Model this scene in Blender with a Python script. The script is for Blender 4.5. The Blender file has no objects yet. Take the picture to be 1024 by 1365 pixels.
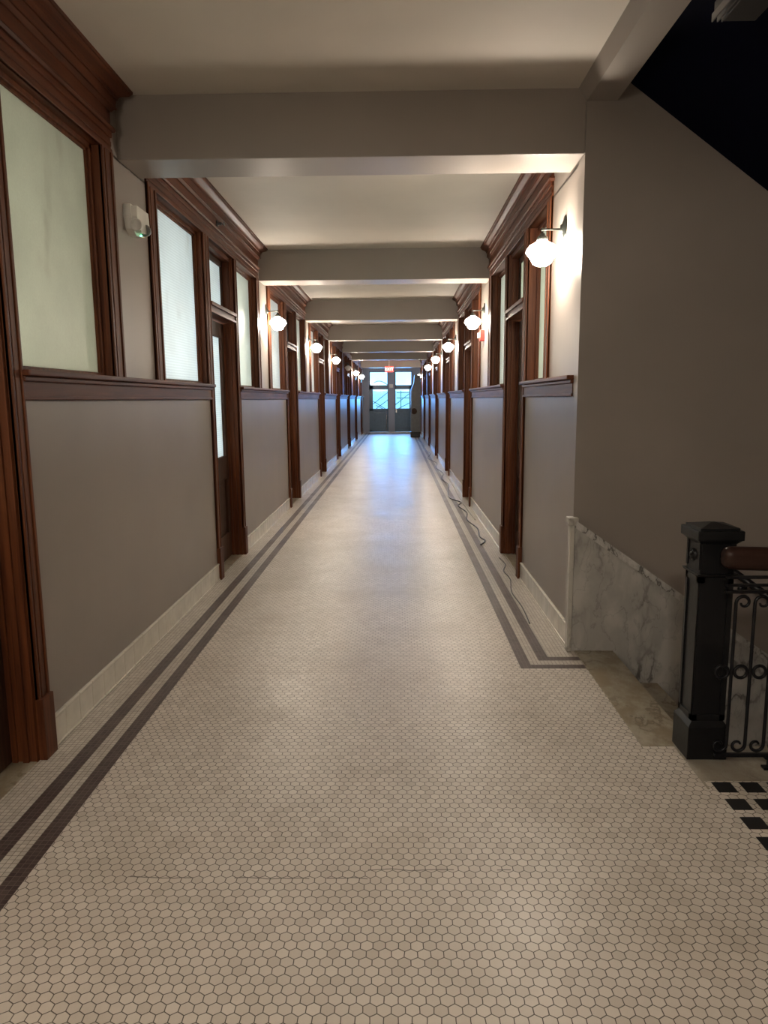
import bpy, bmesh, math, random
from mathutils import Vector, Matrix
random.seed(7)
S = bpy.context.scene
COL = S.collection
PI = math.pi
R_ = math.radians

# ------------------------------------------------------------------ camera
F_PX = 964.7; YAW = -0.0186; ROLL = 0.0081; PITCH = 0.1547; EYE = 1.5
def cam_axes():
    fw = Vector((math.sin(YAW)*math.cos(PITCH), math.cos(YAW)*math.cos(PITCH), -math.sin(PITCH)))
    r = fw.cross(Vector((0, 0, 1))).normalized(); u = r.cross(fw)
    c, s = math.cos(ROLL), math.sin(ROLL)
    return c*r - s*u, s*r + c*u, fw
cr, cu, cf = cam_axes()
cam = bpy.data.objects.new('camera', bpy.data.cameras.new('camera'))
COL.objects.link(cam)
cam.matrix_world = Matrix(((cr.x, cu.x, -cf.x, 0), (cr.y, cu.y, -cf.y, 0), (cr.z, cu.z, -cf.z, EYE), (0, 0, 0, 1)))
cam.data.sensor_fit = 'HORIZONTAL'; cam.data.sensor_width = 36.0
cam.data.lens = 36.0*F_PX/1024.0
cam.data.clip_start = 0.02; cam.data.clip_end = 200
S.camera = cam

# ------------------------------------------------------------------ world, exposure, lights
S.view_settings.view_transform = 'Standard'; S.view_settings.look = 'None'
S.view_settings.exposure = 0.92; S.view_settings.gamma = 1.0
S.view_settings.use_curve_mapping = False
W = bpy.data.worlds.new('world'); S.world = W; W.use_nodes = True
W.node_tree.nodes['Background'].inputs[0].default_value = (0.42, 0.72, 1.0, 1)
W.node_tree.nodes['Background'].inputs[1].default_value = 1.6

WARM = (1.0, 0.88, 0.73)
GLOBE_STRENGTH = 80.0
def area(name, loc, direction, sx, sy, power, color):
    l = bpy.data.lights.new(name, 'AREA'); l.shape = 'RECTANGLE'; l.size = sx; l.size_y = sy
    l.energy = power; l.color = color
    o = bpy.data.objects.new(name, l); COL.objects.link(o); o.location = loc
    o.rotation_euler = Vector(direction).to_track_quat('-Z', 'Y').to_euler()
    return o
Y0 = 4.19; P = 4.106
DAY = (0.80, 0.91, 1.0)
# daylight in the rooms left and right of the corridor (area lights at those rooms' outer windows)
for k, w, c in [(-1, 44, (1.0, 0.95, 0.78)), (0, 125, DAY), (1, 100, DAY), (2, 80, (0.9, 0.95, 1)), (3, 30, DAY), (4, 20, DAY), (5, 20, DAY), (6, 15, DAY)]:
    area('room_daylight_left', (-3.3, Y0+P*k+2.0, 1.55), (1, 0, 0), 3.4, 1.2, w, c)
for k, w, c in [(0, 100, (0.95, 1.0, 0.88)), (1, 60, (0.95, 1.0, 0.9)), (2, 12, DAY), (3, 8, DAY)]:
    area('room_daylight_right', (3.2, Y0+P*k+2.4, 1.9), (-1, 0, 0), 3.0, 1.7, w, c)
# daylight falling in through the glazed end doors
area('daylight_end_doors', (-0.25, 34.6, 2.3), (0, -1, -0.25), 2.2, 2.2, 260, (0.15, 0.42, 1.0))

# ------------------------------------------------------------------ node helpers
def new_mat(name):
    m = bpy.data.materials.new(name); m.use_nodes = True
    return m, m.node_tree.nodes, m.node_tree.links, m.node_tree.nodes['Principled BSDF']
class G:
    """tiny expression builder on a node tree"""
    def __init__(s, mat): s.n = mat.node_tree.nodes; s.l = mat.node_tree.links
    def put(s, sock, v):
        if hasattr(v, 'is_output') or isinstance(v, bpy.types.NodeSocket): s.l.new(v, sock)
        else: sock.default_value = v
    def m(s, op, a, b=0.0, c=0.0):
        n = s.n.new('ShaderNodeMath'); n.operation = op
        s.put(n.inputs[0], a); s.put(n.inputs[1], b); s.put(n.inputs[2], c); return n.outputs[0]
    def coord(s):
        t = s.n.new('ShaderNodeTexCoord').outputs['Object']
        x = s.n.new('ShaderNodeSeparateXYZ'); s.l.new(t, x.inputs[0]); return t, x.outputs
    def xyz(s, x, y, z=0.0):
        n = s.n.new('ShaderNodeCombineXYZ'); s.put(n.inputs[0], x); s.put(n.inputs[1], y); s.put(n.inputs[2], z); return n.outputs[0]
    def noise(s, vec, scale, detail=3.0, rough=0.5, dist=0.0):
        n = s.n.new('ShaderNodeTexNoise'); s.l.new(vec, n.inputs['Vector'])
        n.inputs['Scale'].default_value = scale; n.inputs['Detail'].default_value = detail
        n.inputs['Roughness'].default_value = rough; n.inputs['Distortion'].default_value = dist
        return n.outputs['Fac']
    def white(s, vec):
        n = s.n.new('ShaderNodeTexWhiteNoise'); n.noise_dimensions = '3D'; s.l.new(vec, n.inputs['Vector']); return n.outputs['Value']
    def ramp(s, fac, stops):
        n = s.n.new('ShaderNodeValToRGB'); s.l.new(fac, n.inputs[0]); e = n.color_ramp.elements
        e[0].position, e[0].color = stops[0][0], (*stops[0][1], 1); e[1].position, e[1].color = stops[-1][0], (*stops[-1][1], 1)
        for p, c in stops[1:-1]: q = e.new(p); q.color = (*c, 1)
        return n.outputs[0]
    def mix(s, f, a, b, mode='MIX'):
        n = s.n.new('ShaderNodeMix'); n.data_type = 'RGBA'; n.blend_type = mode
        s.put(n.inputs[0], f)
        s.put(n.inputs[6], (*a, 1) if isinstance(a, tuple) else a); s.put(n.inputs[7], (*b, 1) if isinstance(b, tuple) else b)
        return n.outputs[2]
    def bump(s, h, strength, dist=0.01):
        n = s.n.new('ShaderNodeBump'); s.l.new(h, n.inputs['Height']); n.inputs['Strength'].default_value = strength
        n.inputs['Distance'].default_value = dist; return n.outputs[0]
    def step(s, x, edge): return s.m('GREATER_THAN', x, edge)
    def band(s, x, a, b): return s.m('MULTIPLY', s.m('GREATER_THAN', x, a), s.m('LESS_THAN', x, b))
    def smooth(s, x, a, b):
        n = s.n.new('ShaderNodeMapRange'); n.interpolation_type = 'SMOOTHSTEP'; s.put(n.inputs[0], x)
        n.inputs[1].default_value = a; n.inputs[2].default_value = b; n.inputs[3].default_value = 0; n.inputs[4].default_value = 1
        return n.outputs[0]

def paint(name, col, rough=0.55, var=0.06, bump=0.05):
    m, n, l, b = new_mat(name); g = G(m); t, x = g.coord()
    f = g.noise(t, 1.4, 4)
    lo = tuple(c*(1-var) for c in col); hi = tuple(min(1, c*(1+var)) for c in col)
    l.new(g.ramp(f, [(0.3, lo), (0.7, hi)]), b.inputs['Base Color'])
    b.inputs['Roughness'].default_value = rough
    l.new(g.bump(g.noise(t, 160, 2), bump, 0.002), b.inputs['Normal'])
    return m
def plain(name, col, rough=0.5, metal=0.0, bump=None, spec=0.5):
    m, n, l, b = new_mat(name); g = G(m); t, x = g.coord()
    f = g.noise(t, 9, 3)
    l.new(g.ramp(f, [(0.3, tuple(c*0.9 for c in col)), (0.7, tuple(min(1, c*1.08) for c in col))]), b.inputs['Base Color'])
    b.inputs['Roughness'].default_value = rough; b.inputs['Metallic'].default_value = metal; b.inputs['Specular IOR Level'].default_value = spec
    if bump: l.new(g.bump(g.noise(t, bump, 3), 0.2, 0.002), b.inputs['Normal'])
    return m
def wood(name, dark, light, axis, rough=0.5):
    m, n, l, b = new_mat(name); g = G(m); t, x = g.coord()
    mp = n.new('ShaderNodeMapping'); l.new(t, mp.inputs[0])
    sc = [38, 38, 38]; sc[axis] = 1.6; mp.inputs['Scale'].default_value = sc
    f = g.noise(mp.outputs[0], 1.0, 5, 0.6, 0.6)
    big = g.noise(t, 1.3, 2)
    c1 = g.ramp(f, [(0.28, dark), (0.5, tuple((a+c)/2 for a, c in zip(dark, light))), (0.75, light)])
    c2 = g.mix(g.smooth(big, 0.35, 0.7), c1, tuple(c*0.72 for c in light), 'MULTIPLY')
    c3 = g.mix(0.35, c1, c2)
    l.new(c3, b.inputs['Base Color']); b.inputs['Roughness'].default_value = rough
    b.inputs['Specular IOR Level'].default_value = 0.24
    l.new(g.bump(f, 0.04, 0.001), b.inputs['Normal'])
    return m
def tex_glass(name, tint, ribs=True):
    m, n, l, b = new_mat(name); g = G(m); t, x = g.coord()
    n.remove(b); out = n['Material Output']
    tr = n.new('ShaderNodeBsdfTranslucent'); df = n.new('ShaderNodeBsdfDiffuse'); gl = n.new('ShaderNodeBsdfGlossy')
    st = g.noise(t, 2.2, 4, 0.6)
    wx = g.m('ADD', g.m('MULTIPLY', x[2], 330.0), g.m('MULTIPLY', g.noise(t, 20, 2), 1.5))
    rib = g.m('ADD', g.m('MULTIPLY', g.m('SINE', wx), 0.5), 0.5)
    peb = g.noise(t, 130, 2)
    h = rib if ribs else peb
    base = g.mix(g.smooth(st, 0.35, 0.75), tint, tuple(c*0.88 for c in tint))
    smudge = g.smooth(g.noise(g.xyz(g.m('MULTIPLY', x[1], 3.0), g.m('MULTIPLY', x[2], 1.3), 2.0), 1.6, 3), 0.60, 0.78)
    base = g.mix(g.m('MULTIPLY', smudge, 0.5), base, (0.50, 0.50, 0.44))
    col = g.mix(g.m('MULTIPLY', h, 0.28), base, tuple(c*0.45 for c in tint))
    l.new(col, tr.inputs[0]); l.new(g.mix(0.5, col, (0.35, 0.36, 0.32)), df.inputs[0])
    gl.inputs['Roughness'].default_value = 0.42; gl.inputs[0].default_value = (1, 1, 1, 1)
    nb = g.bump(h, 0.35, 0.002); l.new(nb, gl.inputs['Normal']); l.new(nb, df.inputs['Normal'])
    m1 = n.new('ShaderNodeMixShader'); m1.inputs[0].default_value = 0.35
    l.new(tr.outputs[0], m1.inputs[1]); l.new(df.outputs[0], m1.inputs[2])
    fr = n.new('ShaderNodeFresnel'); fr.inputs[0].default_value = 1.45
    m2 = n.new('ShaderNodeMixShader'); l.new(g.m('MULTIPLY', fr.outputs[0], 0.8), m2.inputs[0])
    l.new(m1.outputs[0], m2.inputs[1]); l.new(gl.outputs[0], m2.inputs[2]); l.new(m2.outputs[0], out.inputs[0])
    return m
def clear_glass(name):
    m, n, l, b = new_mat(name); n.remove(b)
    tr = n.new('ShaderNodeBsdfTransparent'); gl = n.new('ShaderNodeBsdfGlossy'); gl.inputs['Roughness'].default_value = 0.05
    tr.inputs[0].default_value = (0.86, 0.97, 0.98, 1)
    fr = n.new('ShaderNodeFresnel'); fr.inputs[0].default_value = 1.45
    mx = n.new('ShaderNodeMixShader'); l.new(fr.outputs[0], mx.inputs[0]); l.new(tr.outputs[0], mx.inputs[1]); l.new(gl.outputs[0], mx.inputs[2])
    l.new(mx.outputs[0], n['Material Output'].inputs[0]); return m
def emit(name, col, s):
    m, n, l, b = new_mat(name); b.inputs['Base Color'].default_value = (*col, 1)
    b.inputs['Emission Color'].default_value = (*col, 1); b.inputs['Emission Strength'].default_value = s
    return m
def marble(name, base, vein, scale=2.4, dirt=None, rough=0.25):
    m, n, l, b = new_mat(name); g = G(m); t, x = g.coord()
    mp = n.new('ShaderNodeMapping'); l.new(t, mp.inputs[0]); mp.inputs['Rotation'].default_value = (0, R_(28), 0); mp.inputs['Scale'].default_value = (1.5, 1, 0.8); t = mp.outputs[0]
    w = g.noise(t, scale, 5, 0.55, 0.2)
    v = g.m('ABSOLUTE', g.m('SUBTRACT', w, 0.5))
    line = g.m('SUBTRACT', 1.0, g.smooth(v, 0.0, 0.030))
    soft = g.m('SUBTRACT', 1.0, g.smooth(v, 0.0, 0.14))
    gate = g.smooth(g.noise(t, scale*0.55, 2), 0.42, 0.62)
    w2 = g.noise(t, scale*2.1, 5, 0.55, 0.35)
    line2 = g.m('SUBTRACT', 1.0, g.smooth(g.m('ABSOLUTE', g.m('SUBTRACT', w2, 0.52)), 0.0, 0.018))
    amt = g.m('ADD', g.m('MULTIPLY', g.m('MULTIPLY', line, gate), 0.75), g.m('ADD', g.m('MULTIPLY', soft, 0.30), g.m('MULTIPLY', line2, 0.22)))
    c = g.mix(g.m('MINIMUM', amt, 1.0), base, vein)
    if dirt: c = g.mix(g.smooth(g.noise(t, 5, 5, 0.7), 0.38, 0.65), c, dirt)
    l.new(c, b.inputs['Base Color']); b.inputs['Roughness'].default_value = rough
    return m

# ------------------------------------------------------------------ floor materials
def hex_floor():
    m, n, l, b = new_mat('hex_tile'); g = G(m); t, x = g.coord()
    s = 0.0353
    wob = g.noise(t, 14, 2); wob2 = g.noise(g.xyz(x[1], x[0], 4.0), 14, 2)
    px = g.m('ADD', g.m('MULTIPLY', g.m('ADD', x[0], 100*s*6), 1/s), g.m('MULTIPLY', wob, 0.22))
    py = g.m('ADD', g.m('MULTIPLY', g.m('ADD', x[1], 100*s*1.7320508*4), 1/s), g.m('MULTIPLY', wob2, 0.22))
    q = 1.7320508
    ax = g.m('SUBTRACT', g.m('MODULO', px, 1.0), 0.5); ay = g.m('SUBTRACT', g.m('MODULO', py, q), q/2)
    bx = g.m('SUBTRACT', g.m('MODULO', g.m('ADD', px, 0.5), 1.0), 0.5); by = g.m('SUBTRACT', g.m('MODULO', g.m('ADD', py, q/2), q), q/2)
    la = g.m('ADD', g.m('MULTIPLY', ax, ax), g.m('MULTIPLY', ay, ay)); lb = g.m('ADD', g.m('MULTIPLY', bx, bx), g.m('MULTIPLY', by, by))
    ca = g.m('LESS_THAN', la, lb); ia = g.m('SUBTRACT', 1.0, ca)
    hx = g.m('ADD', g.m('MULTIPLY', ax, ca), g.m('MULTIPLY', bx, ia)); hy = g.m('ADD', g.m('MULTIPLY', ay, ca), g.m('MULTIPLY', by, ia))
    idv = g.xyz(g.m('ROUND', g.m('MULTIPLY', g.m('SUBTRACT', px, hx), 2.0)), g.m('ROUND', g.m('MULTIPLY', g.m('SUBTRACT', py, hy), 2.0/q)), 0.5)
    ahx = g.m('ABSOLUTE', hx); ahy = g.m('ABSOLUTE', hy)
    d = g.m('MAXIMUM', ahx, g.m('ADD', g.m('MULTIPLY', ahx, 0.5), g.m('MULTIPLY', ahy, 0.8660254)))
    tile = g.m('SUBTRACT', 1.0, g.smooth(d, 0.450, 0.478))
    r = g.white(idv)
    tint = g.ramp(r, [(0.0, (0.55, 0.49, 0.425)), (0.25, (0.61, 0.55, 0.485)), (0.8, (0.64, 0.58, 0.51)), (1.0, (0.68, 0.62, 0.55))])
    stain = g.smooth(g.noise(t, 1.7, 6, 0.65), 0.42, 0.75)
    tint = g.mix(g.m('MULTIPLY', stain, 0.5), tint, (0.42, 0.36, 0.285))
    # dark crack crossing the tiles near the camera
    cy = g.m('ADD', 2.085, g.m('MULTIPLY', g.m('SUBTRACT', g.noise(g.xyz(x[0], 3.0, 0.0), 9, 3), 0.5), 0.03))
    cy = g.m('ADD', cy, g.m('MULTIPLY', g.m('GREATER_THAN', x[0], -0.1), 0.045))
    crack = g.m('MULTIPLY', g.m('LESS_THAN', g.m('ABSOLUTE', g.m('SUBTRACT', x[1], cy)), 0.0022), g.band(x[0], -0.9, 0.36))
    crack = g.m('MULTIPLY', crack, g.step(g.noise(g.xyz(x[0], 8.0, 0.0), 6, 2), 0.45))
    fac = g.m('MULTIPLY', tile, g.m('SUBTRACT', 1.0, g.m('MULTIPLY', crack, 0.8)))
    gdark = g.mix(g.noise(t, 3, 2), (0.035, 0.027, 0.02), (0.12, 0.095, 0.07))
    l.new(g.mix(fac, gdark, tint), b.inputs['Base Color'])
    rn = g.noise(t, 2.5, 5, 0.65)
    l.new(g.m('ADD', g.m('MULTIPLY', rn, 0.32), 0.21), b.inputs['Roughness'])
    und = g.m('ADD', g.m('MULTIPLY', g.noise(t, 7, 3), 0.5), g.m('MULTIPLY', tile, 0.15))
    l.new(g.bump(g.m('ADD', und, g.m('MULTIPLY', r, 0.06)), 0.35, 0.006), b.inputs['Normal'])
    return m
def mosaic(name, axis, origin, bands, cell=0.0213):
    """small square tiles; bands = list of (test builder) dark ranges"""
    m, n, l, b = new_mat(name); g = G(m); t, x = g.coord()
    u = g.m('MULTIPLY', g.m('SUBTRACT', g.m('ADD', x[0], 20*cell*5), origin), 1/cell); v = g.m('MULTIPLY', g.m('ADD', x[1], 500*cell), 1/cell)
    fu = g.m('ABSOLUTE', g.m('SUBTRACT', g.m('FRACT', u), 0.5)); fv = g.m('ABSOLUTE', g.m('SUBTRACT', g.m('FRACT', v), 0.5))
    tile = g.m('SUBTRACT', 1.0, g.smooth(g.m('MAXIMUM', fu, fv), 0.435, 0.475))
    r = g.white(g.xyz(g.m('FLOOR', u), g.m('FLOOR', v), 1.5))
    light = g.ramp(r, [(0.0, (0.44, 0.395, 0.34)), (1.0, (0.56, 0.515, 0.45))])
    dark = g.ramp(r, [(0.0, (0.055, 0.036, 0.033)), (1.0, (0.095, 0.068, 0.06))])
    isd = bands(g, x)
    grout = g.mix(isd, (0.10, 0.075, 0.055), (0.16, 0.125, 0.11))
    l.new(g.mix(tile, grout, g.mix(isd, light, dark)), b.inputs['Base Color'])
    l.new(g.m('ADD', g.m('MULTIPLY', g.noise(t, 3, 4), 0.3), 0.2), b.inputs['Roughness'])
    l.new(g.bump(g.m('ADD', g.noise(t, 8, 3), g.m('MULTIPLY', tile, 0.2)), 0.3, 0.005), b.inputs['Normal'])
    return m

M = {}
M['hex'] = hex_floor()
M['mosL'] = mosaic('mosaic_left', 0, -1.19, lambda g, x: g.m('MAXIMUM', g.band(x[0], -1.382, -1.318), g.band(x[0], -1.254, -1.19)))
def right_bands(g, x):
    a = g.m('MULTIPLY', g.band(x[0], 0.69, 0.754), g.step(x[1], 3.89))
    c = g.m('MULTIPLY', g.band(x[0], 0.812, 0.876), g.step(x[1], 4.015))
    d = g.m('MULTIPLY', g.band(x[1], 3.89, 3.95), g.step(x[0], 0.69))
    e = g.m('MULTIPLY', g.band(x[1], 4.015, 4.075), g.step(x[0], 0.812))
    return g.m('MAXIMUM', g.m('MAXIMUM', a, c), g.m('MAXIMUM', d, e))
M['mosR'] = mosaic('mosaic_right', 0, 0.69, right_bands)
M['paint'] = paint('taupe_paint', (0.296, 0.257, 0.228), 0.42)
M['ceil'] = paint('cream_ceiling_paint', (0.58, 0.525, 0.465), 0.7)
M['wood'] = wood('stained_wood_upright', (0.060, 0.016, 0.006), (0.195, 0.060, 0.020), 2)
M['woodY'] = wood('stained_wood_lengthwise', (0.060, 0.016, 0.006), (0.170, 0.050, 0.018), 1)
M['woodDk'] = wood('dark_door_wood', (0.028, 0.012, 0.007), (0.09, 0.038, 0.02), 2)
M['tile'] = plain('glazed_base_tile', (0.66, 0.62, 0.54), 0.22)
M['grout'] = plain('tile_grout', (0.09, 0.07, 0.05), 0.9)
M['marble'] = marble('white_veined_marble', (0.52, 0.50, 0.465), (0.15, 0.14, 0.13), 2.6)
M['marble2'] = marble('tan_threshold_marble', (0.40, 0.36, 0.285), (0.16, 0.13, 0.09), 4.0, (0.25, 0.20, 0.13), 0.35)
M['marbleTrim'] = marble('pale_marble_trim', (0.60, 0.57, 0.51), (0.3, 0.28, 0.25), 2.0)
M['iron'] = plain('black_painted_iron', (0.006, 0.006, 0.008), 0.32, 0.0, 60, 0.3)
M['ironGr'] = plain('dark_newel_iron', (0.009, 0.009, 0.010), 0.36, 0.0, 60, 0.25)
M['rail'] = wood('handrail_wood', (0.022, 0.010, 0.008), (0.050, 0.024, 0.017), 0, 0.35)
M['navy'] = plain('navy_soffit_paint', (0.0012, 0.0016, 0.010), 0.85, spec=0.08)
M['brack'] = plain('dark_bronze_metal', (0.06, 0.065, 0.058), 0.28, 0.85)
M['globe'] = emit('lit_opal_glass', WARM, GLOBE_STRENGTH)
M['globeOff'] = plain('unlit_opal_glass', (0.62, 0.6, 0.56), 0.2)
M['gRib'] = tex_glass('ribbed_obscure_glass', (0.86, 0.90, 0.88), True)
M['gPeb'] = tex_glass('pebbled_obscure_glass', (0.84, 0.88, 0.80), False)
M['clear'] = clear_glass('clear_glass')
M['white'] = plain('white_plastic', (0.66, 0.64, 0.58), 0.4)
M['grey'] = plain('grey_plastic', (0.30, 0.29, 0.27), 0.45)
M['green'] = emit('green_led', (0.15, 1.0, 0.5), 3.0)
M['red'] = plain('red_alarm_plastic', (0.55, 0.045, 0.035), 0.35)
M['redE'] = emit('red_sign_light', (1.0, 0.035, 0.025), 3.0)
M['whiteE'] = emit('white_sign_letters', (1.0, 0.8, 0.75), 2.5)
M['doorGrey'] = plain('blue_grey_door_paint_daylit', (0.09, 0.15, 0.21), 0.35)  # blue-grey pushed bluer, daylight coming through put into the colour
M['endWall'] = paint('end_wall_paint_blue_daylight', (0.27, 0.30, 0.37), 0.45)  # grey wall with the bluish cast of the daylight mixed into its colour
M['blackP'] = plain('black_plastic', (0.012, 0.012, 0.013), 0.4)
M['cab'] = plain('grey_metal_cabinet', (0.16, 0.165, 0.17), 0.35)
M['rust'] = plain('brown_stain', (0.07, 0.035, 0.02), 0.6)
M['cordL'] = plain('pale_cord', (0.45, 0.43, 0.38), 0.5)
M['dim'] = plain('dark_fixture_metal', (0.02, 0.02, 0.021), 0.4)
M['dimEdge'] = plain('pale_fixture_edge', (0.16, 0.15, 0.145), 0.3, 0.3)
M['room'] = plain('room_plaster', (0.5, 0.48, 0.44), 0.8)
M['bldg'] = plain('outdoor_facade', (0.52, 0.68, 0.72), 0.7)
M['bar'] = plain('outdoor_steel', (0.10, 0.16, 0.19), 0.5)

# ------------------------------------------------------------------ mesh builder
class MB:
    def __init__(s): s.v = []; s.f = []; s.sm = []; s.mi = []
    def add(s, vs, fs, smooth=False, mi=0):
        o = len(s.v); s.v += [tuple(v) for v in vs]
        for f in fs: s.f.append([i+o for i in f]); s.sm.append(smooth); s.mi.append(mi)
        return s
    def box(s, a, b, mi=0, bev=0.0):
        x0, y0, z0 = [min(p, q) for p, q in zip(a, b)]; x1, y1, z1 = [max(p, q) for p, q in zip(a, b)]
        if bev <= 0:
            vs = [(x0,y0,z0),(x1,y0,z0),(x1,y1,z0),(x0,y1,z0),(x0,y0,z1),(x1,y0,z1),(x1,y1,z1),(x0,y1,z1)]
            return s.add(vs, [(0,3,2,1),(4,5,6,7),(0,1,5,4),(1,2,6,5),(2,3,7,6),(3,0,4,7)], mi=mi)
        bm = bmesh.new(); bmesh.ops.create_cube(bm, size=1)
        for v in bm.verts: v.co = Vector(((x0+x1)/2+v.co.x*(x1-x0), (y0+y1)/2+v.co.y*(y1-y0), (z0+z1)/2+v.co.z*(z1-z0)))
        bmesh.ops.bevel(bm, geom=list(bm.edges), offset=bev, segments=2, profile=0.6, affect='EDGES')
        bm.verts.index_update(); s.add([v.co[:] for v in bm.verts], [[v.index for v in f.verts] for f in bm.faces], mi=mi); bm.free(); return s
    def frustum(s, a, b, mi=0):
        """a, b = (x0,x1,y0,y1,z) rectangles"""
        def q(r): x0,x1,y0,y1,z = r; return [(x0,y0,z),(x1,y0,z),(x1,y1,z),(x0,y1,z)]
        return s.add(q(a)+q(b), [(0,3,2,1),(4,5,6,7),(0,1,5,4),(1,2,6,5),(2,3,7,6),(3,0,4,7)], mi=mi)
    def prism(s, poly, axis, a, b, mi=0, smooth=False):
        """poly: 2D outline in the two other axes (order x,y,z minus axis)"""
        def P3(p, t):
            return {0: (t, p[0], p[1]), 1: (p[0], t, p[1]), 2: (p[0], p[1], t)}[axis]
        n = len(poly); vs = [P3(p, a) for p in poly]+[P3(p, b) for p in poly]
        fs = [list(range(n))[::-1], [n+i for i in range(n)]]
        s.add(vs, fs, mi=mi)
        return s.add(vs, [(i, (i+1) % n, n+(i+1) % n, n+i) for i in range(n)], smooth=smooth, mi=mi)
    def lathe(s, prof, c=(0,0,0), axis=2, seg=24, mi=0, sx=1.0):
        vs = []; fs = []
        for r, h in prof:
            for i in range(seg):
                a = 2*PI*i/seg; u, w = r*math.cos(a)*sx, r*math.sin(a)
                p = {2: (u, w, h), 0: (h, u, w), 1: (u, h, w)}[axis]
                vs.append((c[0]+p[0], c[1]+p[1], c[2]+p[2]))
        for j in range(len(prof)-1):
            for i in range(seg):
                k = (i+1) % seg; fs.append((j*seg+i, j*seg+k, (j+1)*seg+k, (j+1)*seg+i))
        return s.add(vs, fs, True, mi)
    def tube(s, pts, r, seg=8, mi=0, cap=True, rs=None):
        pts = [Vector(p) for p in pts]; n = len(pts); vs = []; fs = []
        up = None
        for i, p in enumerate(pts):
            t = (pts[min(i+1, n-1)]-pts[max(i-1, 0)]).normalized()
            if up is None:
                up = Vector((0, 0, 1)) if abs(t.z) < 0.9 else Vector((0, 1, 0))
            a = t.cross(up)
            if a.length < 1e-4: a = t.cross(Vector((1, 0, 0)))
            a.normalize(); bb = a.cross(t).normalized(); up = bb
            rr = rs[i] if rs else r
            for k in range(seg):
                q = 2*PI*k/seg; vs.append(p+a*math.cos(q)*rr+bb*math.sin(q)*rr)
        for i in range(n-1):
            for k in range(seg):
                k2 = (k+1) % seg; fs.append((i*seg+k, i*seg+k2, (i+1)*seg+k2, (i+1)*seg+k))
        if cap: fs.append(list(range(seg))[::-1]); fs.append([(n-1)*seg+k for k in range(seg)])
        return s.add(vs, fs, True, mi)
    def build(s, name, mats, parent=None, kind=None, label=None):
        me = bpy.data.meshes.new(name); me.from_pydata(s.v, [], s.f)
        for m in (mats if isinstance(mats, (list, tuple)) else [mats]): me.materials.append(m)
        me.polygons.foreach_set('use_smooth', s.sm); me.polygons.foreach_set('material_index', s.mi)
        me.validate()
        bm = bmesh.new(); bm.from_mesh(me); bmesh.ops.remove_doubles(bm, verts=bm.verts, dist=1e-6) if any(s.sm) else None
        bmesh.ops.recalc_face_normals(bm, faces=bm.faces); bm.to_mesh(me); bm.free()
        o = bpy.data.objects.new(name, me); COL.objects.link(o)
        if parent: o.parent = parent
        if kind: o['kind'] = kind
        if label: o['label'] = label
        return o
def empty(name, loc=(0,0,0), rz=0.0):
    o = bpy.data.objects.new(name, None); COL.objects.link(o); o.location = loc; o.rotation_euler = (0,0,rz); o.empty_display_size = 0.1
    return o
def tag(o, label, cat, group=None):
    o['label'] = label; o['category'] = cat
    if group: o['group'] = group
    return o
def children(o): return [c for c in bpy.data.objects if c.parent == o]
def copy_tree(o, parent=None):
    c = o.copy(); COL.objects.link(c); c.parent = parent
    for ch in children(o): copy_tree(ch, c)
    return c
CNT = {}
def num(kind):
    CNT[kind] = CNT.get(kind, 0)+1; return f'{kind}_{CNT[kind]}'

# ------------------------------------------------------------------ dimensions
XL, XR = -1.52, 1.04
ZC, ZB = 3.135, 2.805
YE = 33.0
YB = -5.0
XF = 4.2
RAILB, RAILT = 1.51, 1.635
HEAD = 2.80

# ------------------------------------------------------------------ floor
f = MB()
def quad(x0, x1, y0, y1, z=0.0, mi=0): f.add([(x0,y0,z),(x1,y0,z),(x1,y1,z),(x0,y1,z)], [(0,1,2,3)], mi=mi)
quad(-1.19, 0.69, YB, YE+0.3); quad(XL-0.2, -1.19, YB, YE+0.3, 0, 1)
quad(0.69, XR+0.2, 4.19, YE+0.3, 0, 2); quad(0.69, 1.057, 3.89, 4.19, 0, 2)
quad(0.69, 1.057, 2.97, 3.89); quad(0.69, 1.2, 2.68, 2.97); quad(0.69, XF, YB, 2.68)
f.build('floor', [M['hex'], M['mosL'], M['mosR']], kind='structure')
sq = MB()
for j in range(9):
    for i in range(9):
        x = 1.228+0.107*i; y = 2.597-0.12*j
        sq.box((x, y, -0.003), (x+0.074, y+0.074, 0.0012))
sq.build('floor_inlay', plain('black_inlay_tile', (0.013, 0.013, 0.014), 0.3), kind='structure')
# side room floors / thresholds
th = MB()
for k in range(-1, 7):
    yb = Y0+P*k
    th.box((XL-0.30, yb+1.84, -0.02), (XL-0.001, yb+2.76, 0.004), bev=0.003)
    if k >= 0: th.box((XR+0.001, yb+1.84, -0.02), (XR+0.30, yb+2.76, 0.004), bev=0.003)
th.build('trim_door_thresholds', M['marble2'], kind='structure')
# marble curb round the stair opening, threshold slab and steps
cb = MB()
cb.box((1.2, 2.68, -0.05), (XF, 2.97, 0.002))
cb.box((1.195, 2.62, -0.01), (1.203, 2.97, 0.0025))
cb.build('floor_marble_curb', marble('curb_marble', (0.40, 0.37, 0.31), (0.2, 0.17, 0.13), 3.0, (0.30, 0.26, 0.2), 0.4), kind='structure')
cb = MB()
cb.box((1.057, 2.97, -0.04), (1.285, 4.175, 0.003), bev=0.003)
for k in range(1, 11):
    x = 1.285+0.265*(k-1)
    cb.box((x-0.02, 2.97, -0.2*k-0.035), (x+0.275, 4.175, -0.2*k), bev=0.004)
    cb.box((x-0.01, 2.97, -0.2*k), (x+0.005, 4.175, -0.2*(k-1)-0.036))
cb.build('stair_flight_marble', M['marble2'], kind='structure')

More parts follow.
